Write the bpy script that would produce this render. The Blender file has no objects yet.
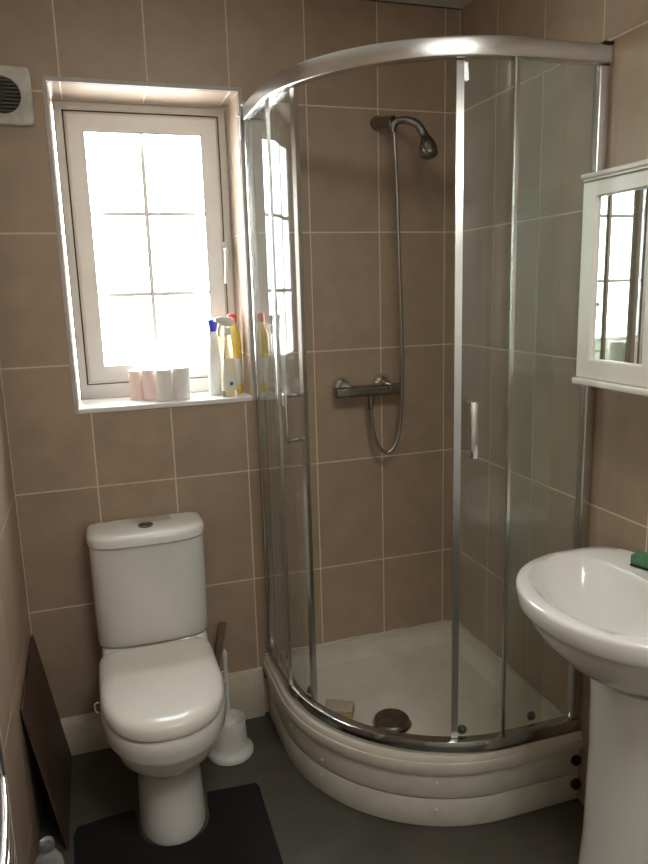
import bpy, bmesh, math, random
from mathutils import Vector, Matrix
random.seed(7)
PI = math.pi
SC = bpy.context.scene
COL = SC.collection

# ------------------------------------------------------------------ camera
def make_camera():
    f, cx, cy, cz = 712.146, .27046, -2.38865, 1.56297
    yaw, p, r = .311732, .198332, -.028574
    fw = Vector((math.sin(yaw)*math.cos(p), math.cos(yaw)*math.cos(p), -math.sin(p)))
    r0 = Vector((math.cos(yaw), -math.sin(yaw), 0)); u0 = r0.cross(fw)
    ri = math.cos(r)*r0 + math.sin(r)*u0; up = -math.sin(r)*r0 + math.cos(r)*u0
    cd = bpy.data.cameras.new('camera'); co = bpy.data.objects.new('camera', cd); COL.objects.link(co)
    cd.sensor_fit = 'HORIZONTAL'; cd.sensor_width = 36; cd.lens = f*36/648; cd.clip_start = .01
    m = Matrix((ri, up, -fw)).transposed().to_4x4(); m.translation = (cx, cy, cz)
    co.matrix_world = m; SC.camera = co
make_camera()

# ------------------------------------------------------------------ light
w = bpy.data.worlds.new('overcast_sky'); SC.world = w; w.use_nodes = True
w.node_tree.nodes['Background'].inputs[0].default_value = (.90, .96, 1, 1)
w.node_tree.nodes['Background'].inputs[1].default_value = 4.6
FILL = 2.9  # strength of the added ceiling fill panel
vs = SC.view_settings
vs.view_transform = 'Standard'; vs.look = 'None'; vs.gamma = 1; vs.exposure = 2.48; vs.use_curve_mapping = False
SC.display_settings.display_device = 'sRGB'
cy = SC.cycles
cy.use_denoising = True; cy.max_bounces = 16; cy.transparent_max_bounces = 32
cy.diffuse_bounces = 8; cy.glossy_bounces = 8; cy.sample_clamp_indirect = 6; cy.caustics_reflective = True

# ------------------------------------------------------------------ dimensions (metres)
XR, YF, ZC = 1.5736, -2.75, 2.489          # right wall, wall behind the camera, ceiling
TW, TH, Z0 = .253, .40323, 2.155           # tile pitch, height of the reference joint
WX0, WX1, WZ0, WZ1 = .215, .785, 1.203, 2.184  # window opening
WY = .20                                   # window frame set-back
CX, CY = XR-.25, -.25; ECX, ECY = CX+.018, CY+.010                      # centre of the quadrant

# ------------------------------------------------------------------ materials
MATS = {}
def mat(name, col=(.8,.8,.8), rough=.5, metal=0, noise=0, nscale=20, bump=0, bscale=200, coat=0, spec=.5, col2=None, rvar=0, sub=0, emis=None, estr=0, trans=0, detail=4):
    if name in MATS: return MATS[name]
    m = bpy.data.materials.new(name); m.use_nodes = True; nt = m.node_tree; N = nt.nodes; L = nt.links
    b = N['Principled BSDF']
    b.inputs['Base Color'].default_value = (*col, 1); b.inputs['Roughness'].default_value = rough; b.inputs['Metallic'].default_value = metal
    b.inputs['Coat Weight'].default_value = coat; b.inputs['Specular IOR Level'].default_value = spec
    b.inputs['Transmission Weight'].default_value = trans
    if emis: b.inputs['Emission Color'].default_value = (*emis, 1); b.inputs['Emission Strength'].default_value = estr
    tc = N.new('ShaderNodeTexCoord')
    if noise:
        n = N.new('ShaderNodeTexNoise'); n.inputs['Scale'].default_value = nscale; n.inputs['Detail'].default_value = detail; n.inputs['Roughness'].default_value = .65
        L.new(tc.outputs['Object'], n.inputs['Vector'])
        oi = N.new('ShaderNodeObjectInfo'); ad = N.new('ShaderNodeVectorMath'); ad.operation = 'ADD'
        sc_ = N.new('ShaderNodeMath'); sc_.operation = 'MULTIPLY'; sc_.inputs[1].default_value = 37
        L.new(oi.outputs['Random'], sc_.inputs[0]); L.new(tc.outputs['Object'], ad.inputs[0]); L.new(sc_.outputs[0], ad.inputs[1]); L.new(ad.outputs[0], n.inputs['Vector'])
        mx = N.new('ShaderNodeMix'); mx.data_type = 'RGBA'
        c2 = col2 or tuple(c*(1-noise) for c in col)
        mx.inputs[6].default_value = (*col, 1); mx.inputs[7].default_value = (*c2, 1)
        mr = N.new('ShaderNodeMapRange'); mr.inputs[1].default_value = .35; mr.inputs[2].default_value = .7
        L.new(n.outputs[0], mr.inputs[0]); L.new(mr.outputs[0], mx.inputs[0])
        out = mx.outputs[2]
        if rvar:
            hv = N.new('ShaderNodeHueSaturation'); m2 = N.new('ShaderNodeMapRange'); m2.inputs[3].default_value = 1-rvar; m2.inputs[4].default_value = 1+rvar
            L.new(oi.outputs['Random'], m2.inputs[0]); L.new(m2.outputs[0], hv.inputs['Value']); L.new(out, hv.inputs['Color']); out = hv.outputs[0]
        L.new(out, b.inputs['Base Color'])
    if bump:
        n2 = N.new('ShaderNodeTexNoise'); n2.inputs['Scale'].default_value = bscale; n2.inputs['Detail'].default_value = 3
        L.new(tc.outputs['Object'], n2.inputs['Vector'])
        bp = N.new('ShaderNodeBump'); bp.inputs['Strength'].default_value = bump; bp.inputs['Distance'].default_value = .002
        L.new(n2.outputs[0], bp.inputs['Height']); L.new(bp.outputs[0], b.inputs['Normal'])
    MATS[name] = m; return m

def glass(name, tint=(.95,.98,.965), haze=0, hazecol=(.75,.8,.76)):
    m = bpy.data.materials.new(name); m.use_nodes = True; nt = m.node_tree; N = nt.nodes; L = nt.links
    N.remove(N['Principled BSDF']); out = N['Material Output']
    ge = N.new('ShaderNodeNewGeometry'); ior = N.new('ShaderNodeMapRange'); ior.inputs[3].default_value = 1.5; ior.inputs[4].default_value = 1/1.5
    L.new(ge.outputs['Backfacing'], ior.inputs[0])
    fr = N.new('ShaderNodeFresnel'); L.new(ior.outputs[0], fr.inputs[0])
    t = N.new('ShaderNodeBsdfTransparent'); t.inputs[0].default_value = (*tint, 1)
    g = N.new('ShaderNodeBsdfGlossy'); g.inputs['Roughness'].default_value = .015
    mx = N.new('ShaderNodeMixShader'); L.new(fr.outputs[0], mx.inputs[0]); L.new(t.outputs[0], mx.inputs[1]); L.new(g.outputs[0], mx.inputs[2])
    last = mx.outputs[0]
    if haze:
        d = N.new('ShaderNodeBsdfDiffuse'); d.inputs[0].default_value = (*hazecol, 1)
        tc = N.new('ShaderNodeTexCoord'); no = N.new('ShaderNodeTexNoise'); no.inputs['Scale'].default_value = 6; no.inputs['Detail'].default_value = 6
        mp = N.new('ShaderNodeMapping'); mp.inputs['Scale'].default_value = (4, 4, .7); L.new(tc.outputs['Object'], mp.inputs[0]); L.new(mp.outputs[0], no.inputs['Vector'])
        mr = N.new('ShaderNodeMapRange'); mr.inputs[1].default_value = .3; mr.inputs[2].default_value = .8; mr.inputs[3].default_value = haze*.4; mr.inputs[4].default_value = haze*1.6
        L.new(no.outputs[0], mr.inputs[0])
        m2 = N.new('ShaderNodeMixShader'); L.new(mr.outputs[0], m2.inputs[0]); L.new(last, m2.inputs[1]); L.new(d.outputs[0], m2.inputs[2]); last = m2.outputs[0]
    L.new(last, out.inputs[0]); MATS[name] = m; return m

M_tile = mat('tile', (.400,.300,.214), .38, noise=.16, nscale=9, bump=.12, bscale=60, rvar=.04, detail=8)
M_grout = mat('grout', (.74,.63,.50), .85, noise=.15, nscale=30)
M_trim = mat('edge_trim', (.50,.47,.43), .5, noise=.2, nscale=25)
M_upvc = mat('upvc', (.80,.79,.76), .3, noise=.06, nscale=12)
M_gask = mat('gasket', (.10,.10,.10), .6, noise=.2)
M_pane = glass('window_glass', (.99,1,1))
M_glass = glass('shower_glass', (.955,.98,.965), haze=.015)
M_glass2 = glass('shower_glass_limescale', (.95,.975,.955), haze=.04)
M_ceram = mat('vitreous_china', (.755,.75,.71), .12, noise=.04, nscale=4, coat=.3)
M_seat = mat('seat_plastic', (.80,.765,.69), .2, noise=.04, nscale=5)
M_acryl = mat('acrylic', (.68,.63,.54), .3, noise=.1, nscale=14, bump=.05, bscale=300)
M_panel = mat('panel_plastic', (.66,.62,.54), .4, noise=.12, nscale=18)
M_chrome = mat('chrome', (.72,.71,.69), .07, 1, noise=.06, nscale=30)
M_rail = mat('dull_chrome', (.50,.49,.47), .14, 1, noise=.2, nscale=25)
M_satin = mat('satin_aluminium', (.62,.61,.58), .27, 1, noise=.08, nscale=40)
M_dchr = mat('tarnished_chrome', (.36,.34,.32), .2, 1, noise=.35, nscale=60)
M_hose = mat('hose_steel', (.40,.38,.35), .3, 1, noise=.3, nscale=300)
M_caulk = mat('caulk', (.62,.56,.46), .6, noise=.25, nscale=40)
M_skirt = mat('skirting_paint', (.60,.53,.41), .55, noise=.15, nscale=20)
M_floor = mat('vinyl_floor', (.092,.086,.070), .42, noise=.45, nscale=5, bump=.08, bscale=90, detail=9)
M_mat = mat('bath_mat_pile', (.008,.008,.009), .95, noise=.5, nscale=120, bump=1, bscale=500)
M_plaster = mat('painted_plaster', (.60,.57,.52), .8, noise=.06, nscale=8, bump=.05)
M_ceil = mat('ceiling_paint', (.62,.59,.54), .85, noise=.1, nscale=6)
M_cab = mat('cabinet_paint', (.78,.75,.68), .35, noise=.06, nscale=9)
M_mirror = mat('mirror_silver', (.9,.92,.91), .01, 1, noise=.02)
M_wood = mat('dark_wood', (.095,.055,.040), .5, noise=.5, nscale=14, bump=.2, bscale=120, detail=8)
M_stick = mat('worn_wood', (.20,.125,.07), .6, noise=.4, nscale=40)
M_white = mat('white_plastic', (.70,.695,.66), .35, noise=.08, nscale=20)
M_paper = mat('tissue_paper', (.86,.83,.79), .9, noise=.06, nscale=60, bump=.3, bscale=300)
M_pink = mat('pink_tissue_paper', (.86,.70,.65), .9, noise=.06, nscale=60, bump=.3, bscale=300)
M_card = mat('cardboard', (.42,.31,.2), .9, noise=.2)
M_blue = mat('blue_plastic', (.03,.03,.42), .35, noise=.1)
M_red = mat('red_plastic', (.7,.03,.03), .35, noise=.1)
M_yell = mat('yellow_liquid', (.92,.66,.12), .3, noise=.1)
M_clear = mat('clear_plastic', (.92,.94,.95), .1, noise=.03, trans=.85)
M_label = mat('bottle_label', (.78,.82,.88), .4, noise=.2, nscale=60, col2=(.9,.75,.35))
M_black = mat('black_plastic', (.02,.02,.02), .4, noise=.2)
M_drain = mat('drain_dark_metal', (.24,.22,.195), .3, .9, noise=.35, nscale=40)
M_spY = mat('sponge_yellow', (.50,.36,.13), .95, noise=.3, nscale=150, bump=1, bscale=300)
M_spT = mat('sponge_grey_top', (.50,.45,.36), .95, noise=.3, nscale=150, bump=1, bscale=400)
M_green = mat('sponge_green', (.09,.24,.11), .9, noise=.3, nscale=150, bump=1, bscale=300)
M_fan = mat('fan_plastic', (.62,.60,.54), .45, noise=.55, nscale=9, detail=9)
M_slat = mat('fan_slat', (.17,.165,.155), .7, noise=.5, nscale=40)
M_fand = mat('fan_dust', (.05,.05,.05), .8, noise=.4, nscale=60)
M_fill = mat('fill_panel_glow', (.9,.88,.84), .4, noise=.02, emis=(1,.98,.935), estr=FILL)  # emission of the fill panel added for more light than the window gives

# ------------------------------------------------------------------ mesh helpers
def finish(bm, name, m, parent=None, smooth=35, mw=None):
    bmesh.ops.recalc_face_normals(bm, faces=bm.faces)
    me = bpy.data.meshes.new(name); bm.to_mesh(me); bm.free()
    me.materials.append(m)
    if smooth:
        me.shade_smooth(); me.set_sharp_from_angle(angle=math.radians(smooth))
    o = bpy.data.objects.new(name, me); COL.objects.link(o)
    if parent: o.parent = parent
    if mw is not None: o.matrix_basis = mw
    return o
def empty(name, loc=(0,0,0), rz=0):
    o = bpy.data.objects.new(name, None); COL.objects.link(o); o.location = loc; o.rotation_euler = (0,0,rz); o.empty_display_size = .05
    return o
def tag(o, label, cat, group=None):
    o['label'] = label; o['category'] = cat
    if group: o['group'] = group
    return o
def struct(o, label=None, cat=None):
    o['kind'] = 'structure'
    if label: o['label'] = label
    if cat: o['category'] = cat
    return o
def box(bm, x0, x1, y0, y1, z0, z1, bev=0, seg=2, mw=None):
    b = bmesh.new()
    bmesh.ops.create_cube(b, size=1)
    for v in b.verts: v.co = Vector((x0+(v.co.x+.5)*(x1-x0), y0+(v.co.y+.5)*(y1-y0), z0+(v.co.z+.5)*(z1-z0)))
    if bev: bmesh.ops.bevel(b, geom=b.edges[:], offset=bev, segments=seg, profile=.5, affect='EDGES')
    merge(bm, b, mw)
def merge(bm, b, mw=None):
    vm = {}
    for v in b.verts: vm[v] = bm.verts.new(mw @ v.co if mw is not None else v.co)
    for f in b.faces:
        try: bm.faces.new([vm[v] for v in f.verts])
        except ValueError: pass
    b.free()
def loft(bm, rings, cap0=True, cap1=True, closed=False):
    vs_ = [[bm.verts.new(p) for p in r] for r in rings]
    n = len(rings[0])
    seq = list(zip(vs_, vs_[1:])) + ([(vs_[-1], vs_[0])] if closed else [])
    for a, b in seq:
        for i in range(n):
            j = (i+1) % n
            bm.faces.new((a[i], a[j], b[j], b[i]))
    if not closed:
        if cap0: bm.faces.new(vs_[0][::-1])
        if cap1: bm.faces.new(vs_[-1])
def lathe(bm, prof, n=32, c=(0,0,0), axis='z'):
    rings = []
    for r, z in prof:
        r = max(r, 1e-4)
        ring = []
        for i in range(n):
            a = 2*PI*i/n
            p = (r*math.cos(a), r*math.sin(a), z)
            if axis == 'y': p = (p[0], -z, p[1])
            if axis == 'x': p = (z, p[0], p[1])
            ring.append(Vector(p)+Vector(c))
        rings.append(ring)
    loft(bm, rings)
def tube(bm, pts, r, n=12, cap=True, flat=1):
    pts = [Vector(p) for p in pts]; m = len(pts)
    rs = r if isinstance(r, (list, tuple)) else [r]*m
    t0 = (pts[1]-pts[0]).normalized()
    nrm = t0.orthogonal().normalized(); rings = []
    for i, p in enumerate(pts):
        t = (pts[min(i+1, m-1)]-pts[max(i-1, 0)]).normalized()
        nrm = (nrm - t*nrm.dot(t)).normalized(); bn = t.cross(nrm)
        rings.append([p + (nrm*math.cos(2*PI*k/n) + bn*math.sin(2*PI*k/n)*flat)*rs[i] for k in range(n)])
    loft(bm, rings, cap, cap)
def spline(pts, k=8):
    P = [Vector(p) for p in pts]; P = [2*P[0]-P[1]]+P+[2*P[-1]-P[-2]]; out = []
    for i in range(1, len(P)-2):
        a, b, c, d = P[i-1:i+3]
        for s in range(k):
            t = s/k
            out.append(.5*((2*b)+(c-a)*t+(2*a-5*b+4*c-d)*t*t+(3*b-a-3*c+d)*t**3))
    out.append(P[-2]); return out
def sweep(bm, path, prof, closed_prof=True):
    """path: list of (point2d, outward normal2d); prof: list of (offset outward, z)"""
    loft(bm, [[Vector((p[0]+n[0]*o, p[1]+n[1]*o, z)) for o, z in prof] for p, n in path])
def quad_path(R, a0=None, a1=None, n=40, y0=0.0, x1=XR, CX=CX, CY=CY):
    """quadrant line from the back wall round to the right wall; a0/a1 limit to angles in degrees (None = run straight to the wall)"""
    out = []
    if a0 is None: out.append(((CX-R, y0), (-1, 0))); a0 = 180
    e1 = a1 is None
    if e1: a1 = 270
    for i in range(n+1):
        a = math.radians(a0+(a1-a0)*i/n); c, s = math.cos(a), math.sin(a)
        out.append(((CX+R*c, CY+R*s), (c, s)))
    if e1: out.append(((x1, CY-R), (0, -1)))
    return out
def rrect(w_, h_, r, n=4, cx=0, cz=0):
    """rounded rectangle profile"""
    pts = []
    for sx, sz, a0 in ((1,1,0), (-1,1,90), (-1,-1,180), (1,-1,270)):
        for i in range(n+1):
            a = math.radians(a0+90*i/n)
            pts.append((cx+sx*(w_/2-r)+r*math.cos(a), cz+sz*(h_/2-r)+r*math.sin(a)))
    return pts
def dring(z, hw, yb, yf, ym, n=64, ef=2.0, eb=4.0, tilt=0):
    """D-shaped plan outline: front (-y) elliptical, back squarer"""
    out = []
    for i in range(n):
        a = 2*PI*i/n; c, s = math.cos(a), math.sin(a)
        e = ef if s < 0 else eb
        x = hw*math.copysign(abs(c)**(2/e), c); d = abs(s)**(2/e)
        y = ym-(ym-yf)*d if s < 0 else ym+(yb-ym)*d
        out.append(Vector((x, y, z+tilt*(y-yb))))
    return out

# ------------------------------------------------------------------ tiles
TILE_MESH = {}
GAP = .0048
def tile_mesh(us, vs_, holes):
    """grid of cells (us x vs_), the cells in holes dropped; front at n=0, back at n=-.008"""
    bm = bmesh.new(); V = {}
    def vert(i, j, back):
        k = (i, j, back)
        if k not in V:
            V[k] = bm.verts.new((us[i], vs_[j], -.008 if back else 0))
        return V[k]
    cells = {(i, j) for i in range(len(us)-1) for j in range(len(vs_)-1)} - holes
    for i, j in cells:
        bm.faces.new([vert(i, j, 0), vert(i+1, j, 0), vert(i+1, j+1, 0), vert(i, j+1, 0)])
        for (di, dj, a, b) in ((-1,0,(i,j+1),(i,j)), (1,0,(i+1,j),(i+1,j+1)), (0,-1,(i,j),(i+1,j)), (0,1,(i+1,j+1),(i,j+1))):
            if (i+di, j+dj) not in cells:
                bm.faces.new([vert(*b, 0), vert(*a, 0), vert(*a, 1), vert(*b, 1)])
    if not holes:
        ed = [e for e in bm.edges if e.is_manifold and all(v.co.z > -.001 for v in e.verts)]
        bmesh.ops.bevel(bm, geom=ed, offset=.0008, segments=1, affect='EDGES')
    me = bpy.data.meshes.new('tile'); bm.to_mesh(me); bm.free(); me.materials.append(M_tile); return me
def tile(parent, frame, u0, u1, v0, v1, hole=None):
    """frame = 4x4 with columns U,V,N,origin; tile face lies on the frame's plane"""
    a0, a1, b0, b1 = u0+GAP/2, u1-GAP/2, v0+GAP/2, v1-GAP/2
    if a1-a0 < .006 or b1-b0 < .006: return
    us, vv, hs = [0, a1-a0], [0, b1-b0], set()
    if hole:
        h0, h1, g0, g1 = hole[0]-a0, hole[1]-a0, hole[2]-b0, hole[3]-b0
        if h0 < us[1]-.001 and h1 > .001 and g0 < vv[1]-.001 and g1 > .001:
            us = sorted({0, us[1], *[q for q in (h0, h1) if .001 < q < us[1]-.001]})
            vv = sorted({0, vv[1], *[q for q in (g0, g1) if .001 < q < vv[1]-.001]})
            for i in range(len(us)-1):
                for j in range(len(vv)-1):
                    if h0-.002 < us[i] and us[i+1] < h1+.002 and g0-.002 < vv[j] and vv[j+1] < g1+.002: hs.add((i, j))
            if len(hs) == (len(us)-1)*(len(vv)-1): return
    key = (tuple(round(q, 4) for q in us), tuple(round(q, 4) for q in vv), tuple(sorted(hs)))
    if key not in TILE_MESH: TILE_MESH[key] = tile_mesh(us, vv, hs)
    o = bpy.data.objects.new('tile', TILE_MESH[key]); COL.objects.link(o); o.parent = parent
    o.matrix_basis = frame @ Matrix.Translation((a0, b0, random.uniform(-.0004, .0003)))
    return o
def frame(U, V, N, O):
    m = Matrix((Vector(U), Vector(V), Vector(N))).transposed().to_4x4(); m.translation = Vector(O); return m
ROWS = [ZC] + [Z0 - r*TH for r in range(6)]       # 2.489, 2.155 ... 0.139
GR = .0016                                        # how far the grout lies behind the tile face

# ------------------------------------------------------------------ the room
bm = bmesh.new()
y0, y1 = GR, .30
for a in ((-.1, WX0, 0, ZC), (WX1, XR+.1, 0, ZC), (WX0, WX1, 0, WZ0), (WX0, WX1, WZ1, ZC)):
    box(bm, a[0], a[1], y0, y1, a[2], a[3])
wall_back = struct(finish(bm, 'wall_back', M_grout, smooth=0), 'back wall of tall brown tiles around the window', 'wall')
FB = frame((1,0,0), (0,0,1), (0,-1,0), (0,0,0))
cols = [0] + [TW*k for k in range(1, 7)] + [XR]
for i in range(len(cols)-1):
    for j in range(len(ROWS)-1):
        tile(wall_back, FB, cols[i], cols[i+1], ROWS[j+1], ROWS[j], (WX0-.004, WX1+.004, WZ0-.004, WZ1+.004))
# tiled reveals of the window
FH = frame((1,0,0), (0,1,0), (0,0,-1), (0,0,WZ1-GR)); FS = frame((1,0,0), (0,-1,0), (0,0,1), (0,0,WZ0+GR))
cu = [WX0] + [c for c in cols if WX0+.02 < c < WX1-.02] + [WX1]
for i in range(len(cu)-1):
    o = tile(wall_back, frame((1,0,0), (0,1,0), (0,0,-1), (0,0,WZ1-GR)), cu[i], cu[i+1], .004, WY)
rz = [WZ0] + [z for z in ROWS[::-1] if WZ0+.03 < z < WZ1-.03] + [WZ1]
for j in range(len(rz)-1):
    tile(wall_back, frame((0,1,0), (0,0,1), (1,0,0), (WX0+GR,0,0)), .004, WY, rz[j], rz[j+1])
    tile(wall_back, frame((0,1,0), (0,0,1), (-1,0,0), (WX1-GR,0,0)), .004, WY, rz[j], rz[j+1])

bm = bmesh.new(); box(bm, XR+GR, XR+.12, YF-.1, .1, 0, ZC)
wall_right = struct(finish(bm, 'wall_right', M_grout, smooth=0), 'right wall of tall brown tiles behind shower and basin', 'wall')
FR = frame((0,-1,0), (0,0,1), (-1,0,0), (XR,0,0))
ys = [0] + [.2397+TW*k for k in range(10)] + [-YF]
for i in range(len(ys)-1):
    for j in range(len(ROWS)-1): tile(wall_right, FR, ys[i], ys[i+1], ROWS[j+1], ROWS[j])
    tile(wall_right, FR, ys[i], ys[i+1], 0, ROWS[-1])
bm = bmesh.new(); box(bm, -.12, -GR, YF-.1, .1, 0, ZC)
wall_left = struct(finish(bm, 'wall_left', M_grout, smooth=0), 'left wall of tall brown tiles behind leaning board', 'wall')
FL = frame((0,-1,0), (0,0,1), (1,0,0), (0,0,0))
ys = [TW*k for k in range(11)] + [-YF]
for i in range(len(ys)-1):
    for j in range(len(ROWS)-1): tile(wall_left, FL, ys[i], ys[i+1], ROWS[j+1], ROWS[j])
    tile(wall_left, FL, ys[i], ys[i+1], 0, ROWS[-1])
bm = bmesh.new(); box(bm, -.12, XR+.12, YF-.1, .3, -.1, 0)
struct(finish(bm, 'floor', M_floor, smooth=0), 'dark grey scuffed vinyl floor', 'floor')
bm = bmesh.new(); box(bm, -.12, XR+.12, YF-.1, .3, ZC, ZC+.1)
struct(finish(bm, 'ceiling', M_ceil, smooth=0), 'flat grey painted ceiling', 'ceiling')
# wall behind the camera with its door
DX0, DX1, DZ = .55, 1.31, 1.98
bm = bmesh.new()
for a in ((-.12, DX0, 0, ZC), (DX1, XR+.12, 0, ZC), (DX0, DX1, DZ, ZC)): box(bm, a[0], a[1], YF-.1, YF, a[2], a[3])
struct(finish(bm, 'wall_front', M_plaster, smooth=0), 'plain painted wall with the door', 'wall')
d1 = struct(empty('door_1', ((DX0+DX1)/2, YF-.03, 0)), 'white panelled bathroom door', 'door')
bm = bmesh.new(); box(bm, -.378, .378, -.04, 0, .004, DZ-.004); finish(bm, 'door_leaf', M_upvc, d1, 0)
for (x0, x1, z0, z1) in ((-.29,-.04,.2,.85), (.04,.29,.2,.85), (-.29,-.04,1.05,1.85), (.04,.29,1.05,1.85)):
    bm = bmesh.new(); box(bm, x0, x1, 0, .012, z0, z1, .005); finish(bm, 'door_panel', M_upvc, d1)
bm = bmesh.new(); tube(bm, [(-.32,0,1), (-.32,.05,1), (-.22,.05,1)], .009); finish(bm, 'door_handle', M_chrome, d1)

# skirting: a low board left of the toilet, a taller boxed piece towards the tray
bm = bmesh.new(); box(bm, .002, .46, -.014, -.0005, 0, .121, .003)
struct(finish(bm, 'baseboard_back', M_skirt), 'low cream baseboard left of the toilet', 'baseboard')
bm = bmesh.new(); box(bm, .461, .772, -.02, -.0005, 0, .182, .004)
struct(finish(bm, 'baseboard_shower', M_skirt), 'taller cream baseboard between toilet and shower tray', 'baseboard')
bm = bmesh.new(); tube(bm, spline([(.465,-.004,.186), (.58,-.003,.188), (.68,-.004,.185), (.772,-.003,.186)], 6), .007, 8); struct(finish(bm, 'trim_5', M_caulk), 'rough cream sealant bead above taller baseboard', 'trim')
bm = bmesh.new(); box(bm, 1.10, XR-.001, -.004, -.0005, ZC-.004, ZC-.0005); struct(finish(bm, 'trim_6', M_gask), 'dark joint line between ceiling and back wall', 'trim')

# edge trims of the window opening
T = .013
for n, (x0, x1, z0, z1) in enumerate(((WX0-T, WX0, WZ0-T, WZ1+T), (WX1, WX1+T, WZ0-T, WZ1+T), (WX0, WX1, WZ1, WZ1+T), (WX0, WX1, WZ0-T*.7, WZ0))):
    bm = bmesh.new(); box(bm, x0, x1, -.0025, .004, z0, z1, .001, 1)
    struct(finish(bm, 'trim_%d' % (n+1), M_trim if n < 3 else M_upvc), ('left', 'right', 'top', 'bottom')[n]+' edge trim strip of the window opening', 'trim')
bm = bmesh.new(); box(bm, WX0+.001, WX1-.001, -.006, WY-.001, WZ0-.012, WZ0+.004, .002)
struct(finish(bm, 'window_sill', M_upvc), 'white window sill holding rolls and bottles', 'window sill')
SZ = WZ0+.004

# ------------------------------------------------------------------ window
win = struct(empty('window_1', ((WX0+WX1)/2, WY, SZ)), 'white window with six panes and a side handle', 'window')
def wpart(bm, name, m, par=win, smooth=35): return finish(bm, name, m, par, smooth, Matrix.Translation(-win.location) if par is win else Matrix.Identity(4))
def ringframe(bm, x0, x1, z0, z1, t, ya, yb, bev=.004, tb=None):
    tb = tb or t
    # mitred frame with a softened front edge
    outer = [(x0, z0), (x1, z0), (x1, z1), (x0, z1)]; inner = [(x0+t, z0+tb), (x1-t, z0+tb), (x1-t, z1-t), (x0+t, z1-t)]
    def shrink(q, s): cx_, cz_ = (x0+x1)/2, (z0+z1)/2; return [(x-math.copysign(s, x-cx_), z-math.copysign(s, z-cz_)) for x, z in q]
    rings = [(outer, yb), (outer, ya+bev), (shrink(outer, bev), ya), (shrink(inner, -bev), ya), (inner, ya+bev), (inner, yb)]
    loft(bm, [[Vector((x, y, z)) for x, z in q] for q, y in rings], closed=True)
FX0, FX1, FZ0, FZ1 = WX0+.006, WX1-.004, SZ+.001, WZ1-.004
bm = bmesh.new(); ringframe(bm, FX0, FX1, FZ0, FZ1, .0225, WY, WY+.07, tb=.046); wpart(bm, 'outer_frame', M_upvc, smooth=20)
SX0, SX1, SZ0, SZ1 = .252, .750, 1.262, 2.148
bm = bmesh.new(); ringframe(bm, SX0-.012, SX1+.012, SZ0-.012, SZ1+.012, .016, WY+.022, WY+.05, .001); wpart(bm, 'sash_gasket', M_gask, smooth=20)
bm = bmesh.new(); ringframe(bm, SX0, SX1, SZ0, SZ1, .05, WY-.012, WY+.055, .009); sash = wpart(bm, 'sash', M_upvc, smooth=20)
GX0, GX1, GZ0, GZ1 = SX0+.05, SX1-.05, SZ0+.05, SZ1-.05
bm = bmesh.new(); ringframe(bm, GX0-.003, GX1+.003, GZ0-.003, GZ1+.003, .0095, WY+.012, WY+.03, .001); wpart(bm, 'glazing_bead', M_gask, smooth=20)
MX, MZ = .4935, (1.562, 1.832); mb = .0072
bm = bmesh.new(); box(bm, MX-mb, MX+mb, WY+.016, WY+.026, GZ0, GZ1, .002); wpart(bm, 'glazing_bar', M_upvc)
for z in MZ:
    bm = bmesh.new(); box(bm, GX0, MX-mb, WY+.016, WY+.026, z-mb, z+mb, .002); box(bm, MX+mb, GX1, WY+.016, WY+.026, z-mb, z+mb, .002); wpart(bm, 'glazing_bar', M_upvc)
xs = [GX0, MX, GX1]; zs = [GZ0, *MZ, GZ1]
for i in range(2):
    for j in range(3):
        bm = bmesh.new(); box(bm, xs[i], xs[i+1], WY+.027, WY+.031, zs[j], zs[j+1]); wpart(bm, 'pane', M_pane, smooth=0)
bm = bmesh.new(); box(bm, .742, .760, WY-.026, WY-.011, 1.672, 1.735, .003); hd = wpart(bm, 'window_handle', M_white)
bm = bmesh.new(); tube(bm, spline([(.751,WY-.028,1.705), (.751,WY-.045,1.70), (.748,WY-.05,1.66), (.742,WY-.052,1.59)], 6), [.010]*7+[.0085]*7+[.0065]*5, 10)
finish(bm, 'handle_lever', M_white, hd)
# daylight portal (guides sampling of the sky through the opening)
ld = bpy.data.lights.new('daylight_portal', 'AREA'); ld.shape = 'RECTANGLE'; ld.size = WX1-WX0; ld.size_y = WZ1-WZ0; ld.cycles.is_portal = True
lo = bpy.data.objects.new('daylight_portal', ld); COL.objects.link(lo); lo.location = ((WX0+WX1)/2, .305, (WZ0+WZ1)/2); lo.rotation_euler = (-PI/2, 0, 0)

# ------------------------------------------------------------------ shower tray
tray = tag(empty('shower_tray', (CX, CY, 0)), 'cream quadrant shower tray raised on a curved panel', 'shower tray')
TI = Matrix.Translation((-CX, -CY, 0))
def tray_outline(R, off, z, n=48):
    """closed plan outline: curve R, inset 'off' from the two walls"""
    pts = [Vector((CX-R, -off, z))] + [Vector((p[0], p[1], z)) for p, _ in quad_path(R, 180, 270, n)] + [Vector((XR-off, CY-R, z)), Vector((XR-off, -off, z))]
    return pts
bm = bmesh.new()
rings = [tray_outline(.535, .001, .180), tray_outline(.5465, .001, .181), tray_outline(.549, .001, .185), tray_outline(.549, .001, .212), tray_outline(.5475, .001, .217),
         tray_outline(.5445, .001, .218), tray_outline(.5435, .001, .231), tray_outline(.540, .001, .236), tray_outline(.492, .045, .236), tray_outline(.484, .053, .233), tray_outline(.462, .075, .196),
         tray_outline(.45, .087, .191), tray_outline(.25, .20, .188), tray_outline(.12, .245, .187)]
loft(bm, rings); finish(bm, 'tray_body', M_acryl, tray, 40, TI)
for nm, z0, z1, o in (('lower_panel', .001, .094, 0), ('upper_panel', .097, .182, .002)):
    bm = bmesh.new(); sweep(bm, quad_path(.528+o, y0=-.022, x1=XR-.002), [(.007, z0+.001), (.008, z0+.003), (.008, z1-.003), (.007, z1-.001), (-.004, z1-.001), (-.004, z0+.001)])
    finish(bm, nm, M_panel, tray, 30, TI)
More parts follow.
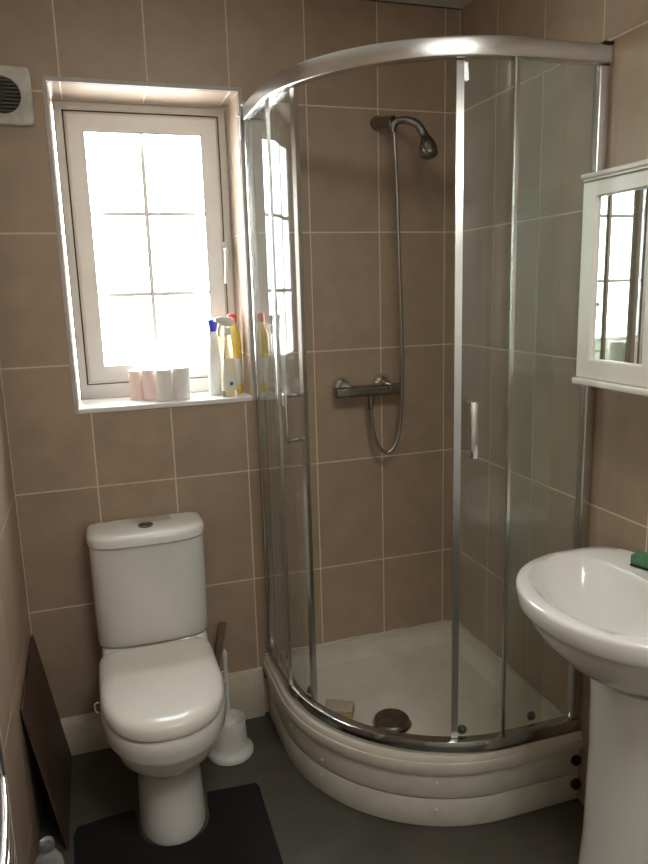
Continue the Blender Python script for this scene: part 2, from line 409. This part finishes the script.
for a, z in ((207, .122), (206, .064), (246.7, .148), (246.8, .058), (188, .145)):
    r = .5365+(.002 if z > .095 else 0); aa = math.radians(a); c, s = math.cos(aa), math.sin(aa)
    bm = bmesh.new(); lathe(bm, [(.0062,0), (.006,.002), (.0035,.004), (.001,.0045)], 16)
    finish(bm, 'screw_cap', M_white, tray, 40, TI @ frame((-s,c,0), (0,0,1), (c,s,0), (CX+r*c, CY+r*s, z)))
for x, z in ((1.492, .150), (1.48, .075)):
    bm = bmesh.new(); lathe(bm, [(.0062,0), (.006,.002), (.0035,.004), (.001,.0045)], 16)
    finish(bm, 'screw_cap', M_white, tray, 40, TI @ frame((1,0,0), (0,0,1), (0,-1,0), (x, CY-.5375, z)))
for x, z in ((1.556, .143), (1.560, .06)):
    bm = bmesh.new(); tube(bm, [(x, CY-.534, z), (x, CY-.548, z)], .016, 16); finish(bm, 'side_outlet', M_black, tray, 40, TI)
# waste cover and sealant
bm = bmesh.new(); lathe(bm, [(.063,.1865), (.063,.190), (.058,.191)], 40, (1.083,-.49,0)); finish(bm, 'drain_flange', M_chrome, tray, 30, TI)
bm = bmesh.new(); lathe(bm, [(.040,.190), (.056,.194), (.057,.204), (.053,.209), (.030,.2115), (.001,.2125)], 40, (1.083,-.49,0)); finish(bm, 'drain_cover', M_drain, tray, 40, TI)
bm = bmesh.new()
tube(bm, spline([(CX-.55+.01+k*.0375, -.004-random.uniform(0,.002), .239+random.uniform(-.002,.002)) for k in range(21)], 3), .006, 8)
tube(bm, spline([(XR-.004-random.uniform(0,.002), -.01-k*.0375, .239+random.uniform(-.002,.002)) for k in range(20)], 3), .006, 8)
finish(bm, 'sealant_bead', M_caulk, tray, 60, TI)

# ------------------------------------------------------------------ shower enclosure
enc = tag(empty('shower_enclosure', (CX, CY, .236)), 'curved glass shower enclosure with chrome rails and sliding doors', 'shower enclosure')
EI = Matrix.Translation((-CX, -CY, -.236))
RT = .532
bm = bmesh.new(); sweep(bm, quad_path(RT, CX=ECX, CY=ECY, y0=-.003, x1=XR-.003), rrect(.032, .046, .005, 4, 0, 2.117)); finish(bm, 'top_rail', M_satin, enc, 40, EI)
bm = bmesh.new(); sweep(bm, quad_path(RT, CX=ECX, CY=ECY, y0=-.003, x1=XR-.003), [(.015,.2365), (.017,.242), (.016,.262), (.011,.273), (.004,.276), (-.014,.276), (-.016,.273), (-.016,.2365)]); finish(bm, 'bottom_rail', M_rail, enc, 40, EI)
for nm, b in (('l', (ECX-RT-.014, ECX-RT+.014, -.034, -.001)), ('r', (XR-.036, XR-.001, ECY-RT-.014, ECY-RT+.014))):
    bm = bmesh.new(); box(bm, *b, .277, 2.0935, .006, 3); p_ = finish(bm, 'wall_profile', M_satin, enc, 40, EI)
    bm = bmesh.new()
    if nm == 'l': box(bm, ECX-RT-.019, ECX-RT+.019, -.022, -.001, 2.1402, 2.146, .002)
    else: box(bm, XR-.030, XR-.001, ECY-RT-.019, ECY-RT+.019, 2.1402, 2.146, .002)
    finish(bm, 'end_cap', M_black if nm == 'r' else M_white, enc, 40, EI)
# little wall bracket at the left end of the rail
bm = bmesh.new(); box(bm, ECX-RT-.034, ECX-RT-.018, -.012, -.001, 2.108, 2.118, .002); box(bm, ECX-RT-.026, ECX-RT-.020, -.010, -.001, 2.04, 2.12, .002); finish(bm, 'rail_bracket', M_white, enc, 40, EI)
def panel(name, R, a0, a1, m, th=.006, par=enc, **k):
    bm = bmesh.new(); sweep(bm, quad_path(R, a0, a1, 28, CX=ECX, CY=ECY, **k), [(th/2,.262), (th/2,2.096), (-th/2,2.096), (-th/2,.262)]); return finish(bm, name, m, par, 30, EI if par is enc else Matrix.Identity(4))
def strip(R, a, w_, t, par, m, z0=.277, z1=2.093):
    bm = bmesh.new(); sweep(bm, quad_path(R, a-w_/2, a+w_/2, 2, CX=ECX, CY=ECY), rrect(t, z1-z0, .0025, 2, 0, (z0+z1)/2)); return finish(bm, 'edge_strip', m, par, 30)
fl = panel('fixed_panel', .540, None, 185.6, M_glass, y0=-.03)
strip(.540, 185.8, .8, .010, fl, M_satin)
frp = panel('fixed_panel', .540, 266.4, None, M_glass2, x1=XR-.032)
strip(.540, 266.2, .9, .010, frp, M_satin)
def handle(a, par, m=M_chrome, out=1):
    aa = math.radians(a); c, s = math.cos(aa), math.sin(aa)
    F = frame((-s,c,0), (0,0,1), (c,s,0), (ECX+.523*c, ECY+.523*s, 0))
    bm = bmesh.new()
    b = bmesh.new(); box(b, -.010, .010, .044, .053, 1.118, 1.268, .003); merge(bm, b)
    bm2 = bmesh.new()
    # handle box given as (tangent, outward, z): remap to frame axes (tangent, z, outward)
    for v in bm.verts: bm2.verts.new((v.co.x, v.co.z, v.co.y))
    bm2.verts.ensure_lookup_table(); bm.verts.index_update()
    for f in bm.faces: bm2.faces.new([bm2.verts[v.index] for v in f.verts])
    bm.free()
    for z in (1.126, 1.260): tube(bm2, [(0, z, -.006), (0, z, .048)], .0068, 12)
    return finish(bm2, 'door_handle', m, par, 40, F)
def roller(a, z, par, m=M_black):
    aa = math.radians(a); c, s = math.cos(aa), math.sin(aa)
    bm = bmesh.new(); lathe(bm, [(.006,-.014), (.013,-.013), (.014,-.006), (.011,-.003), (.004,.004)], 18)
    finish(bm, 'door_roller', m, par, 40, frame((-s,c,0), (0,0,1), (c,s,0), (ECX+.520*c, ECY+.520*s, z)))
dl = panel('sliding_door', .521, 166, 199.1, M_glass)
strip(.521, 199.2, 1.9, .014, dl, M_satin); handle(196.6, dl)
for a in (195.5, 169): roller(a, .293, dl)
dr = panel('sliding_door', .521, 251.4, 282.8, M_glass2)
strip(.521, 251.3, 2.0, .014, dr, M_satin); handle(254.9, dr)
for a in (254, 279.5): roller(a, .293, dr)

# ------------------------------------------------------------------ shower fittings
sh = tag(empty('shower_mixer', (1.19, 0, 1.20)), 'tarnished chrome shower mixer bar with hose and hand shower', 'shower')
SI = Matrix.Translation((-1.19, 0, -1.20))
bm = bmesh.new()
prof = lambda r: rrect(r*2, r*2.0, r*.55, 4)
rings = []
for x, r in ((1.064,.014), (1.066,.019), (1.112,.020), (1.114,.018), (1.118,.018), (1.12,.0205), (1.18,.0195), (1.26,.0195), (1.262,.018), (1.266,.018), (1.268,.020), (1.318,.019), (1.320,.014)):
    rings.append([Vector((x, -.062+a, 1.206+b)) for a, b in prof(r)])
loft(bm, rings); finish(bm, 'mixer_bar', M_dchr, sh, 30, SI)
for x in (1.108, 1.262):
    bm = bmesh.new(); lathe(bm, [(.034,.0005), (.033,.008), (.028,.02), (.018,.028), (.016,.05)], 28, (0,0,0), 'y'); finish(bm, 'wall_rose', M_chrome, sh, 40, SI @ Matrix.Translation((x, 0, 1.222)))
bm = bmesh.new(); lathe(bm, [(.006,-.052), (.009,-.05), (.0105,-.03), (.011,-.012), (.011,0)], 16, (1.198,-.062,1.188)); finish(bm, 'outlet', M_dchr, sh, 40, SI)
hp = spline([(1.198,-.062,1.142), (1.200,-.064,1.09), (1.212,-.068,1.02), (1.236,-.074,.985), (1.263,-.078,.982), (1.29,-.078,1.02), (1.304,-.078,1.09), (1.309,-.083,1.2), (1.308,-.085,1.4), (1.303,-.080,1.65), (1.298,-.076,1.9), (1.290,-.074,2.075)], 10)
bm = bmesh.new(); tube(bm, hp, [.0066+.0006*(i % 2) for i in range(len(hp))], 10); finish(bm, 'hose', M_hose, sh, 60, SI)
bm = bmesh.new(); lathe(bm, [(.024,.0005), (.023,.012), (.018,.018), (.014,.03)], 24, (0,0,0), 'y'); br = finish(bm, 'wall_bracket', M_dchr, sh, 40, SI @ Matrix.Translation((1.259, 0, 2.108)))
bm = bmesh.new(); tube(bm, [(1.257,-.004,2.106), (1.259,-.022,2.106), (1.268,-.046,2.103), (1.287,-.076,2.096)], [.021,.020,.0185,.022], 16); finish(bm, 'bracket_arm', M_dchr, sh, 40, SI)
hs = spline([(1.285,-.074,2.066), (1.287,-.077,2.088), (1.300,-.088,2.099), (1.322,-.108,2.098), (1.346,-.132,2.082), (1.361,-.150,2.050), (1.368,-.162,2.020), (1.369,-.168,1.993), (1.367,-.171,1.968)], 5)
rr = []
for i in range(len(hs)):
    t = i/(len(hs)-1)
    rr.append(.0120 if t < .3 else .0120+.002*(t-.3)/.36 if t < .66 else .0140+.0170*math.sin(min(1,(t-.66)/.22)*PI/2) if t < .9 else .031*math.sqrt(max(0, 1-((t-.9)/.105)**2))+.001)
bm = bmesh.new(); tube(bm, hs, rr, 20); finish(bm, 'hand_shower', M_dchr, sh, 50, SI)
bm = bmesh.new(); lathe(bm, [(.012,-.007), (.017,-.004), (.018,0), (.012,.003)], 20); finish(bm, 'spray_plate', M_chrome, sh, 40, SI @ frame((.8,.6,0), (-.3,.4,.866), (.52,-.69,.5), (1.353,-.192,1.990)))

# sponge in the tray
sp = tag(empty('bath_sponge', (.938,-.392,.1935), math.radians(-28)), 'yellow bath sponge with pale top lying in shower tray', 'sponge')
bm = bmesh.new(); box(bm, -.048, .048, -.033, .033, -.001, .026, .006, 3); finish(bm, 'sponge_body', M_spY, sp)
bm = bmesh.new(); box(bm, -.047, .047, -.032, .032, .026, .036, .004, 2); finish(bm, 'scouring_pad', M_spT, sp)

# ------------------------------------------------------------------ toilet
to = tag(empty('toilet', (.390, 0, 0)), 'white close coupled toilet with closed lid under the window', 'toilet')
bm = bmesh.new()
R_ = [(0,.100,-.13,-.550,-.40), (.012,.101,-.13,-.553,-.40), (.06,.097,-.13,-.544,-.40), (.15,.094,-.12,-.532,-.39), (.205,.098,-.10,-.535,-.385), (.225,.112,-.09,-.552,-.385), (.245,.132,-.08,-.578,-.385),
      (.27,.152,-.06,-.608,-.385), (.30,.159,-.05,-.622,-.385), (.331,.163,-.05,-.629,-.385), (.3335,.179,-.05,-.648,-.385), (.36,.181,-.05,-.655,-.385), (.385,.181,-.05,-.656,-.385), (.393,.178,-.055,-.652,-.385), (.394,.13,-.1,-.60,-.385)]
loft(bm, [[p+Vector((-.005,0,0)) for p in dring(z, h, b, f, m_, 72, 2.15, 3.5)] for z, h, b, f, m_ in R_]); finish(bm, 'pan', M_ceram, to, 45)
bm = bmesh.new()
loft(bm, [dring(z, h, -.004, f, -.10, 56, 5, 6) for z, h, f in ((.28,.12,-.18), (.33,.165,-.19), (.39,.174,-.18), (.425,.172,-.165), (.438,.168,-.155))]); finish(bm, 'cistern_shelf', M_ceram, to, 45)
bm = bmesh.new()
cis = [(.440,.172,-.160), (.443,.178,-.167), (.452,.181,-.172), (.62,.182,-.182), (.785,.183,-.186)]
loft(bm, [dring(z, h, -.004, f, -.085, 72, 3.2, 9) for z, h, f in cis]); finish(bm, 'cistern', M_ceram, to, 45)
bm = bmesh.new()
lid = [(.786,.176,-.18), (.788,.185,-.193), (.792,.1875,-.198), (.812,.187,-.197), (.820,.184,-.192), (.825,.176,-.180), (.828,.155,-.155), (.830,.09,-.11)]
loft(bm, [dring(z, h, -.004 if h > .17 else -.02, f, -.085, 72, 3.2, 9) for z, h, f in lid]); finish(bm, 'cistern_lid', M_ceram, to, 45)
bm = bmesh.new(); lathe(bm, [(.024,.826), (.024,.8335), (.0215,.8355), (.019,.8345), (.0175,.833), (.001,.8335)], 28, (-.002,-.115,0)); btn = finish(bm, 'flush_button', M_dchr, to, 40)
bm = bmesh.new(); box(bm, -.0185, .0145, -.1162, -.1145, .832, .835); finish(bm, 'button_split', M_black, btn, 0)
def seat_ring(z, g, tilt=.0): return [p+Vector((-.006,0,0)) for p in dring(z, .177-g, -.175-g*.25, -.648+g, -.39, 72, 2.35, 14, tilt)]
bm = bmesh.new(); loft(bm, [seat_ring(.3945,.014), seat_ring(.396,.012), seat_ring(.4035,.012), seat_ring(.405,.014)]); finish(bm, 'seat', M_seat, to, 45)
bm = bmesh.new(); loft(bm, [seat_ring(.406,.004), seat_ring(.4075,.0), seat_ring(.415,-.001), seat_ring(.429,.001), seat_ring(.439,.008), seat_ring(.4455,.020), seat_ring(.4490,.045), seat_ring(.4505,.10)]); finish(bm, 'seat_lid', M_seat, to, 60)
for x in (-.085, .085):
    bm = bmesh.new(); tube(bm, [(x-.022,-.186,.4295), (x+.022,-.186,.4295)], .005, 14); finish(bm, 'hinge', M_chrome, to, 40)
# rim hooks of the freshener cages
for x, y, s, lb in ((.201-.386, -.385, -1, 'left'), (.573-.386, -.345, 1, 'right')):
    h = tag(empty('rim_hook', (.386+x, y, .385)), 'small white wire hook on the %s side of the toilet rim' % lb, 'hook')
    bm = bmesh.new(); tube(bm, spline([(-s*.012,0,.0105), (s*.004,0,.0125), (s*.011,0,.006), (s*.009,0,-.014), (s*.002,0,-.022)], 6), .0022, 8); finish(bm, 'wire', M_white, h, 50)

# toilet brush in its holder
hx, hy = .608, -.187
ho = tag(empty('brush_holder', (hx, hy, 0)), 'white plastic brush holder with flared base beside toilet', 'brush holder')
bm = bmesh.new(); lathe(bm, [(.072,.0005), (.078,.004), (.079,.016), (.072,.024), (.063,.032), (.059,.045), (.056,.10), (.056,.130), (.0535,.133), (.050,.130), (.050,.035), (.01,.03)], 48); finish(bm, 'pot', M_white, ho, 50)
tb = tag(empty('toilet_brush', (hx, hy, .035)), 'white toilet brush standing in its holder', 'toilet brush')
bm = bmesh.new(); lathe(bm, [(.036,0), (.039,.03), (.037,.07), (.033,.082), (.010,.09)], 32); finish(bm, 'brush_head', M_white, tb, 40)
bm = bmesh.new(); lathe(bm, [(.030,.086), (.012,.105), (.0075,.13), (.007,.32), (.0085,.325), (.0085,.338), (.005,.345), (.003,.352), (.001,.354)], 20); finish(bm, 'brush_handle', M_white, tb, 40)
# stick behind the toilet
bm = bmesh.new(); box(bm, -.013, .013, -.008, .008, 0, .30, .004)
st = finish(bm, 'wooden_stick', M_stick, None, 40, Matrix.Translation((.485,-.045,.118)) @ Matrix.Rotation(math.radians(17), 4, 'Y') @ Matrix.Rotation(math.radians(4), 4, 'X'))
st.location = (.540,-.056,.012); st.rotation_euler = (math.radians(-3.5), math.radians(13), 0); st.scale = (1, 1, 1.36)
tag(st, 'worn brown wooden stick leaning on wall behind toilet', 'stick')

# contoured mat round the foot
bm = bmesh.new()
out = [(.655,-.378), (.66,-.40), (.645,-.98), (.60,-1.0), (.16,-1.0), (.115,-.98), (.098,-.42), (.105,-.385)]
inner = [(.274,-.366)] + [(.386+.104*math.cos(math.radians(a)), -.455+.104*math.sin(math.radians(a))*1.0) for a in range(180, 361, 15)] + [(.498,-.368)]
poly = [(.105,-.385)] + [(.18,-.374)] + inner + [(.59,-.374)] + out[:-1]
def mring(z, g):
    return [Vector((x+(.38-x)*g*.02, y+(-.7-y)*g*.02, z)) for x, y in poly]
def offs(g, z):
    n = len(poly); o = []
    for i in range(n):
        a, b, c = Vector(poly[i-1]), Vector(poly[i]), Vector(poly[(i+1) % n])
        t = (c-a).normalized(); nn = Vector((-t.y, t.x)); o.append(Vector((b.x+nn.x*g, b.y+nn.y*g, z)))
    return o
area = sum(poly[i-1][0]*poly[i][1]-poly[i][0]*poly[i-1][1] for i in range(len(poly)))
sg = 1 if area > 0 else -1
loft(bm, [offs(0,.0005), offs(0,.007), offs(sg*.004,.011)])
tag(finish(bm, 'pedestal_mat', M_mat, None, 60), 'black contoured bath mat round the toilet foot', 'mat')

# leaning board
A = Vector((.001,-.46,.462)); B = Vector((.001,-.022,.470)); D = Vector((.078,-.46,.0)); 
bdx = tag(empty('leaning_board', (.04,-.24,0)), 'dark wooden board leaning against left wall near the corner', 'board')
bm = bmesh.new()
nrm = (B-A).cross(D-A).normalized(); nrm = nrm if nrm.x > 0 else -nrm
C_ = B+(D-A); C_.z = D.z
q = [A, B, C_, D]; th = .007; org = Vector((.04,-.24,0))
D0 = [p-org-nrm*0 for p in q]
loft(bm, [[p-org+Vector((.0,0,.001)) for p in q], [p-org+nrm*th+Vector((0,0,.004)) for p in q]])
bmesh.ops.bevel(bm, geom=bm.edges[:], offset=.0015, segments=1, affect='EDGES')
finish(bm, 'board_panel', M_wood, bdx, 30)

# clear bottle on the floor by the towel rail
bo = tag(empty('plastic_bottle', (.052,-.655,0)), 'clear empty plastic bottle on floor beside leaning board', 'bottle')
bm = bmesh.new(); lathe(bm, [(.034,.0005), (.038,.006), (.038,.12), (.034,.145), (.018,.170), (.0155,.178)], 32); finish(bm, 'bottle_body', M_clear, bo, 50)
bm = bmesh.new(); lathe(bm, [(.0185,.178), (.019,.181), (.019,.197), (.0165,.200), (.0135,.198), (.001,.197)], 28); finish(bm, 'bottle_cap', M_clear, bo, 40)

# towel rail on the left wall
tr = tag(empty('towel_rail', (0,-1.42,.12)), 'chrome towel rail with bowed bars on left wall', 'towel rail')
TI2 = Matrix.Translation((0,1.42,-.12))
for y in (-1.155, -1.685):
    bm = bmesh.new(); tube(bm, [(.056,y,.10), (.056,y,1.15)], .008, 16); finish(bm, 'upright', M_chrome, tr, 50, TI2)
    for z in (.18, 1.05):
        bm = bmesh.new(); tube(bm, [(.001,y,z), (.003,y,z), (.004,y,z), (.052,y,z)], [.015,.015,.006,.006], 14); finish(bm, 'wall_bracket', M_chrome, tr, 40, TI2)
for z in (.14,.18,.22,.26,.30,.38,.42,.46,.50,.54,.62,.66,.70,.74):
    pts = [(.056+.024*math.sin(PI*k/16)**.8, -1.155-.53*k/16, z) for k in range(17)]
    bm = bmesh.new(); tube(bm, pts, .0075, 12); finish(bm, 'curved_bar', M_chrome, tr, 50, TI2)

# ------------------------------------------------------------------ wash basin
BY = -1.165
ba = tag(empty('wash_basin', (XR, BY, .632), -PI/2), 'white ceramic wash basin with oval bowl below mirror cabinet', 'basin')
BI = Matrix.Translation((0,0,-.62))
def br_(z, hw, yb, yf, ym, ef=2.1, eb=4): return dring(z, hw, yb, yf, ym, 80, ef, eb)
bm = bmesh.new()
rings = [br_(.650,.09,-.03,-.24,-.14), br_(.668,.130,-.012,-.285,-.15), br_(.69,.165,-.006,-.32,-.16), br_(.72,.200,-.003,-.355,-.165), br_(.755,.232,-.002,-.386,-.17), br_(.785,.252,-.002,-.405,-.17), br_(.806,.261,-.002,-.415,-.17),
         br_(.810,.267,-.002,-.422,-.17), br_(.816,.270,-.002,-.427,-.17), br_(.850,.273,-.002,-.431,-.17), br_(.8565,.2715,-.002,-.429,-.17), br_(.860,.267,-.002,-.424,-.17),
         br_(.8612,.246,-.02,-.401,-.17), br_(.8595,.240,-.112,-.394,-.205,2.1,4.5), br_(.852,.231,-.118,-.384,-.205,2.1,4.5), br_(.82,.210,-.124,-.360,-.21,2.1,3.6), br_(.78,.182,-.14,-.332,-.215,2.1,2.6), br_(.745,.14,-.16,-.30,-.22,2,2), br_(.725,.08,-.18,-.265,-.22,2,2), br_(.718,.02,-.21,-.235,-.222,2,2)]
loft(bm, rings); finish(bm, 'bowl', M_ceram, ba, 50, BI)
bm = bmesh.new(); lathe(bm, [(.024,.7195), (.022,.7225), (.001,.722)], 24, (0,-.222,0)); finish(bm, 'plug_hole', M_chrome, ba, 40, BI)
tp = finish((lambda b: (lathe(b, [(.026,.859), (.025,.868), (.018,.873), (.017,.935), (.012,.945), (.001,.947)], 24, (.09,-.055,0)), b)[1])(bmesh.new()), 'tap_body', M_chrome, ba, 40, BI)
bm = bmesh.new(); tube(bm, spline([(.09,-.055,.915), (.09,-.10,.925), (.09,-.15,.915), (.09,-.16,.90)], 6), .011, 12); finish(bm, 'spout', M_chrome, ba, 40, BI)
bm = bmesh.new(); box(bm, .082, .098, -.10, -.03, .947, .956, .003); finish(bm, 'tap_lever', M_chrome, ba, 40, BI)
pe = tag(empty('basin_pedestal', (XR, BY, 0), -PI/2), 'white ceramic pedestal carrying the wash basin', 'pedestal')
bm = bmesh.new()
loft(bm, [dring(z, h, -.01, f, -.11, 64, 2.6, 6) for z, h, f in ((0,.134,-.262), (.02,.134,-.262), (.05,.128,-.252), (.2,.119,-.244), (.45,.115,-.240), (.6,.116,-.244), (.658,.118,-.25))]); finish(bm, 'column', M_ceram, pe, 50)
# green sponge on the deck
gs = tag(empty('green_sponge', (XR-.058, BY+.092, .8738), math.radians(-72)), 'small green scouring sponge on the basin deck', 'sponge')
bm = bmesh.new(); box(bm, -.036, .036, -.022, .022, 0, .006, .002); finish(bm, 'scouring_pad', M_black, gs)
bm = bmesh.new(); box(bm, -.036, .036, -.022, .022, .006, .030, .004); finish(bm, 'sponge_body', M_green, gs)
bm = bmesh.new(); lathe(bm, [(.012,.030), (.013,.034), (.009,.041), (.001,.043)], 18, (.016,0,0)); finish(bm, 'soap_lump', M_white, gs)

# ------------------------------------------------------------------ mirror cabinet
CY0, CY1, CXF = -.868, -1.41, 1.44
ca = tag(empty('mirror_cabinet', (XR, (CY0+CY1)/2, 1.31)), 'white wall cabinet with mirror doors above basin', 'cabinet')
CI = Matrix.Translation((-XR, -(CY0+CY1)/2, -1.31))
bm = bmesh.new(); box(bm, CXF+.019, XR-.001, CY1+.003, CY0-.003, 1.325, 1.797, .002); finish(bm, 'carcass', M_cab, ca, 30, CI)
bm = bmesh.new(); box(bm, CXF-.005, XR-.001, CY1-.003, CY0-.002, 1.797, 1.804, .002); box(bm, CXF-.010, XR-.001, CY1-.005, CY0+.001, 1.804, 1.815, .003); finish(bm, 'cornice', M_cab, ca, 30, CI)
bm = bmesh.new(); box(bm, CXF-.012, XR-.001, CY1-.008, CY0+.003, 1.309, 1.325, .004, 3); finish(bm, 'bottom_shelf', M_cab, ca, 30, CI)
ymid = (CY0+CY1)/2
for a, b in ((ymid+.001, CY0), (CY1, ymid-.001)):
    bm = bmesh.new()
    z0, z1, t = 1.327, 1.795, .044
    outer = [(a, z0), (b, z0), (b, z1), (a, z1)]; inner = [(a+t, z0+t), (b-t, z0+t), (b-t, z1-t*.75), (a+t, z1-t*.75)]; inn2 = [(a+t+.004, z0+t+.004), (b-t-.004, z0+t+.004), (b-t-.004, z1-t*.75-.004), (a+t+.004, z1-t*.75-.004)]
    loft(bm, [[Vector((x, y, z)) for y, z in q] for q, x in ((outer, CXF+.018), (outer, CXF), (inner, CXF), (inn2, CXF+.006), (inn2, CXF+.018))], closed=True)
    dd = finish(bm, 'cabinet_door', M_cab, ca, 20, CI)
    bm = bmesh.new(); box(bm, CXF+.009, CXF+.012, a+t-.006, b-t+.006, z0+t-.006, z1-t*.75+.006); finish(bm, 'mirror', M_mirror, dd, 0)

# ------------------------------------------------------------------ extractor fan
fx, fz = .092, 2.136
fan = tag(empty('extractor_fan', (fx, 0, fz)), 'grubby white square extractor fan beside the window', 'fan')
def rsq(h, r, y, n=5): return [Vector((a, y, b)) for a, b in rrect(h*2, h*2, r, n)]
bm = bmesh.new()
pl = rsq(.080, .008, -.0005); n4 = len(pl)
circ = lambda r, y: [Vector((r*math.cos(math.atan2(p.z, p.x)), y, r*math.sin(math.atan2(p.z, p.x)))) for p in pl]
# dense rounded-square to circle transition
def ringp(h, r, y, n=64):
    o = []
    for i in range(n):
        a = 2*PI*i/n; c, s = math.cos(a), math.sin(a); k = h/((abs(c)**14+abs(s)**14)**(1/14)); o.append(Vector((k*c, y, k*s)))
    return o
def cir(r, y, n=64): return [Vector((r*math.cos(2*PI*i/n), y, r*math.sin(2*PI*i/n))) for i in range(n)]
loft(bm, [ringp(.080,0,-.0005), ringp(.080,0,-.012), ringp(.077,0,-.015), ringp(.064,0,-.017), cir(.052,-.018), cir(.050,-.016), cir(.050,-.002)], cap0=False, cap1=False)
finish(bm, 'cover_plate', M_fan, fan, 30)
bm = bmesh.new(); lathe(bm, [(.050,.002), (.050,.0045), (.001,.0045)], 40, (0,0,0), 'y'); finish(bm, 'recess', M_fand, fan, 40)
for k in range(9):
    z = -.041+.01025*k; hw = math.sqrt(max(0, .0495**2-z*z))
    bm = bmesh.new(); box(bm, -hw, hw, -.017, -.008, z-.0016, z+.0016, .0007, 1, Matrix.Translation((0,-.0125,z)) @ Matrix.Rotation(.5, 4, 'X') @ Matrix.Translation((0,.0125,-z))); finish(bm, 'louvre', M_slat, fan, 30)
bm = bmesh.new(); lathe(bm, [(.020,.010), (.020,.019), (.017,.021), (.001,.0215)], 32, (-.012,0,0), 'y'); finish(bm, 'hub', M_fand, fan, 40)

# ------------------------------------------------------------------ things on the sill
def roll(x, y, r, h, m, label):
    o = tag(empty('toilet_roll', (x, y, SZ)), label, 'toilet roll', 'paper rolls on the window sill')
    bm = bmesh.new(); lathe(bm, [(.0145,.0005), (r-.002,.0005), (r,.003), (r,h-.003), (r-.002,h), (.0145,h), (.0145,.002)], 36); finish(bm, 'paper', m, o, 50)
    bm = bmesh.new(); lathe(bm, [(.0142,.0008), (.0142,h-.001), (.0128,h-.001), (.0128,.002)], 28); finish(bm, 'core', M_card, o, 50)
roll(0.412, .135, .027, .098, M_pink, 'pale pink paper roll at the left, half behind pink roll')
roll(0.453, .094, .0265, .104, M_pink, 'pink paper roll between pale roll and white front roll')
roll(0.495, .052, .0275, .106, M_paper, 'white paper roll standing nearest the sill edge')
roll(0.553, .062, .030, .108, M_paper, 'white paper roll at the right end of the four rolls')
b1 = tag(empty('cleaner_bottle', (.678, .100, SZ)), 'tall white tapered bottle with blue cap on sill', 'bottle')
bm = bmesh.new(); loft(bm, [[Vector((r*math.cos(2*PI*i/28), r*.8*math.sin(2*PI*i/28), z)) for i in range(28)] for r, z in ((.024,.0005), (.027,.004), (.0265,.06), (.021,.13), (.0165,.19), (.016,.192), (.0155,.222))]); finish(bm, 'bottle_body', M_white, b1, 50)
bm = bmesh.new(); lathe(bm, [(.0125,.222), (.0135,.228), (.0172,.256), (.0165,.262), (.001,.262)], 28); finish(bm, 'cap', M_blue, b1, 40)
b2 = tag(empty('spray_bottle', (.716, .040, SZ), math.radians(200)), 'clear trigger spray bottle with white head on sill', 'spray bottle')
bm = bmesh.new(); loft(bm, [[Vector((r*math.cos(2*PI*i/28), r*.62*math.sin(2*PI*i/28), z)) for i in range(28)] for r, z in ((.027,.0005), (.030,.004), (.030,.05), (.027,.085), (.020,.13), (.0155,.18), (.012,.205), (.012,.215))]); bb = finish(bm, 'bottle_body', M_clear, b2, 50)
bm = bmesh.new(); loft(bm, [[Vector(((r+.0006)*math.cos(2*PI*i/28), (r+.0006)*.63*math.sin(2*PI*i/28), z)) for i in range(28)] for r, z in ((.030,.022), (.030,.05), (.027,.085), (.020,.13))], False, False); finish(bm, 'label_sleeve', M_label, bb, 50)
bm = bmesh.new(); lathe(bm, [(.0042,-.0005), (.0062,-.0005), (.0062,.0006), (.0042,.0006)], 20); finish(bm, 'round_logo', M_blue, bb, 40, frame((-1,0,0), (0,0,1), (0,1,0), (.004,.0196,.046)))
bm = bmesh.new(); lathe(bm, [(.0145,.210), (.0150,.214), (.0150,.230), (.012,.236)], 24); finish(bm, 'collar', M_white, b2, 40)
bm = bmesh.new(); loft(bm, [[Vector((x, a, zc+b)) for a, b in rrect(w_, h_, min(w_,h_)*.35, 3)] for x, zc, w_, h_ in ((-.028,.258,.012,.016), (-.018,.256,.022,.030), (.004,.256,.024,.034), (.026,.262,.020,.024), (.040,.264,.014,.015), (.046,.264,.012,.012))]); finish(bm, 'spray_head', M_white, b2, 40)
bm = bmesh.new(); tube(bm, spline([(.022,0,.252), (.030,0,.238), (.034,0,.222), (.031,0,.208)], 5), .0048, 10); finish(bm, 'trigger', M_white, b2, 50)
b3 = tag(empty('detergent_bottle', (.748, .108, SZ)), 'yellow cleaner bottle with red cap in sill corner', 'bottle')
bm = bmesh.new(); loft(bm, [[Vector((r*math.cos(2*PI*i/28), r*.9*math.sin(2*PI*i/28), z)) for i in range(28)] for r, z in ((.026,.0005), (.029,.005), (.029,.17), (.026,.205), (.016,.235), (.013,.24), (.013,.25))]); bb = finish(bm, 'bottle_body', M_yell, b3, 50)
bm = bmesh.new(); loft(bm, [[Vector(((.0296)*math.cos(2*PI*i/28), .0296*.9*math.sin(2*PI*i/28), z)) for i in range(28)] for z in (.035, .125)], False, False); finish(bm, 'paper_label', M_paper, bb, 50)
bm = bmesh.new(); lathe(bm, [(.0155,.248), (.016,.252), (.0155,.276), (.012,.279), (.001,.279)], 24); finish(bm, 'cap', M_red, b3, 40)

# ------------------------------------------------------------------ added fill panel, out of view, brightens the camera-facing surfaces
la = tag(empty('added_fill_panel', (.80, -2.05, ZC)), 'added square fill light panel on the ceiling, out of view', 'lamp')
bm = bmesh.new(); box(bm, -.31, .31, -.31, .31, -.026, -.0005, .003); finish(bm, 'fill_panel_base', M_white, la, 30)
bm = bmesh.new(); box(bm, -.297, .297, -.297, .297, -.030, -.0262, .001, 1); finish(bm, 'fill_panel_diffuser', M_fill, la, 30)
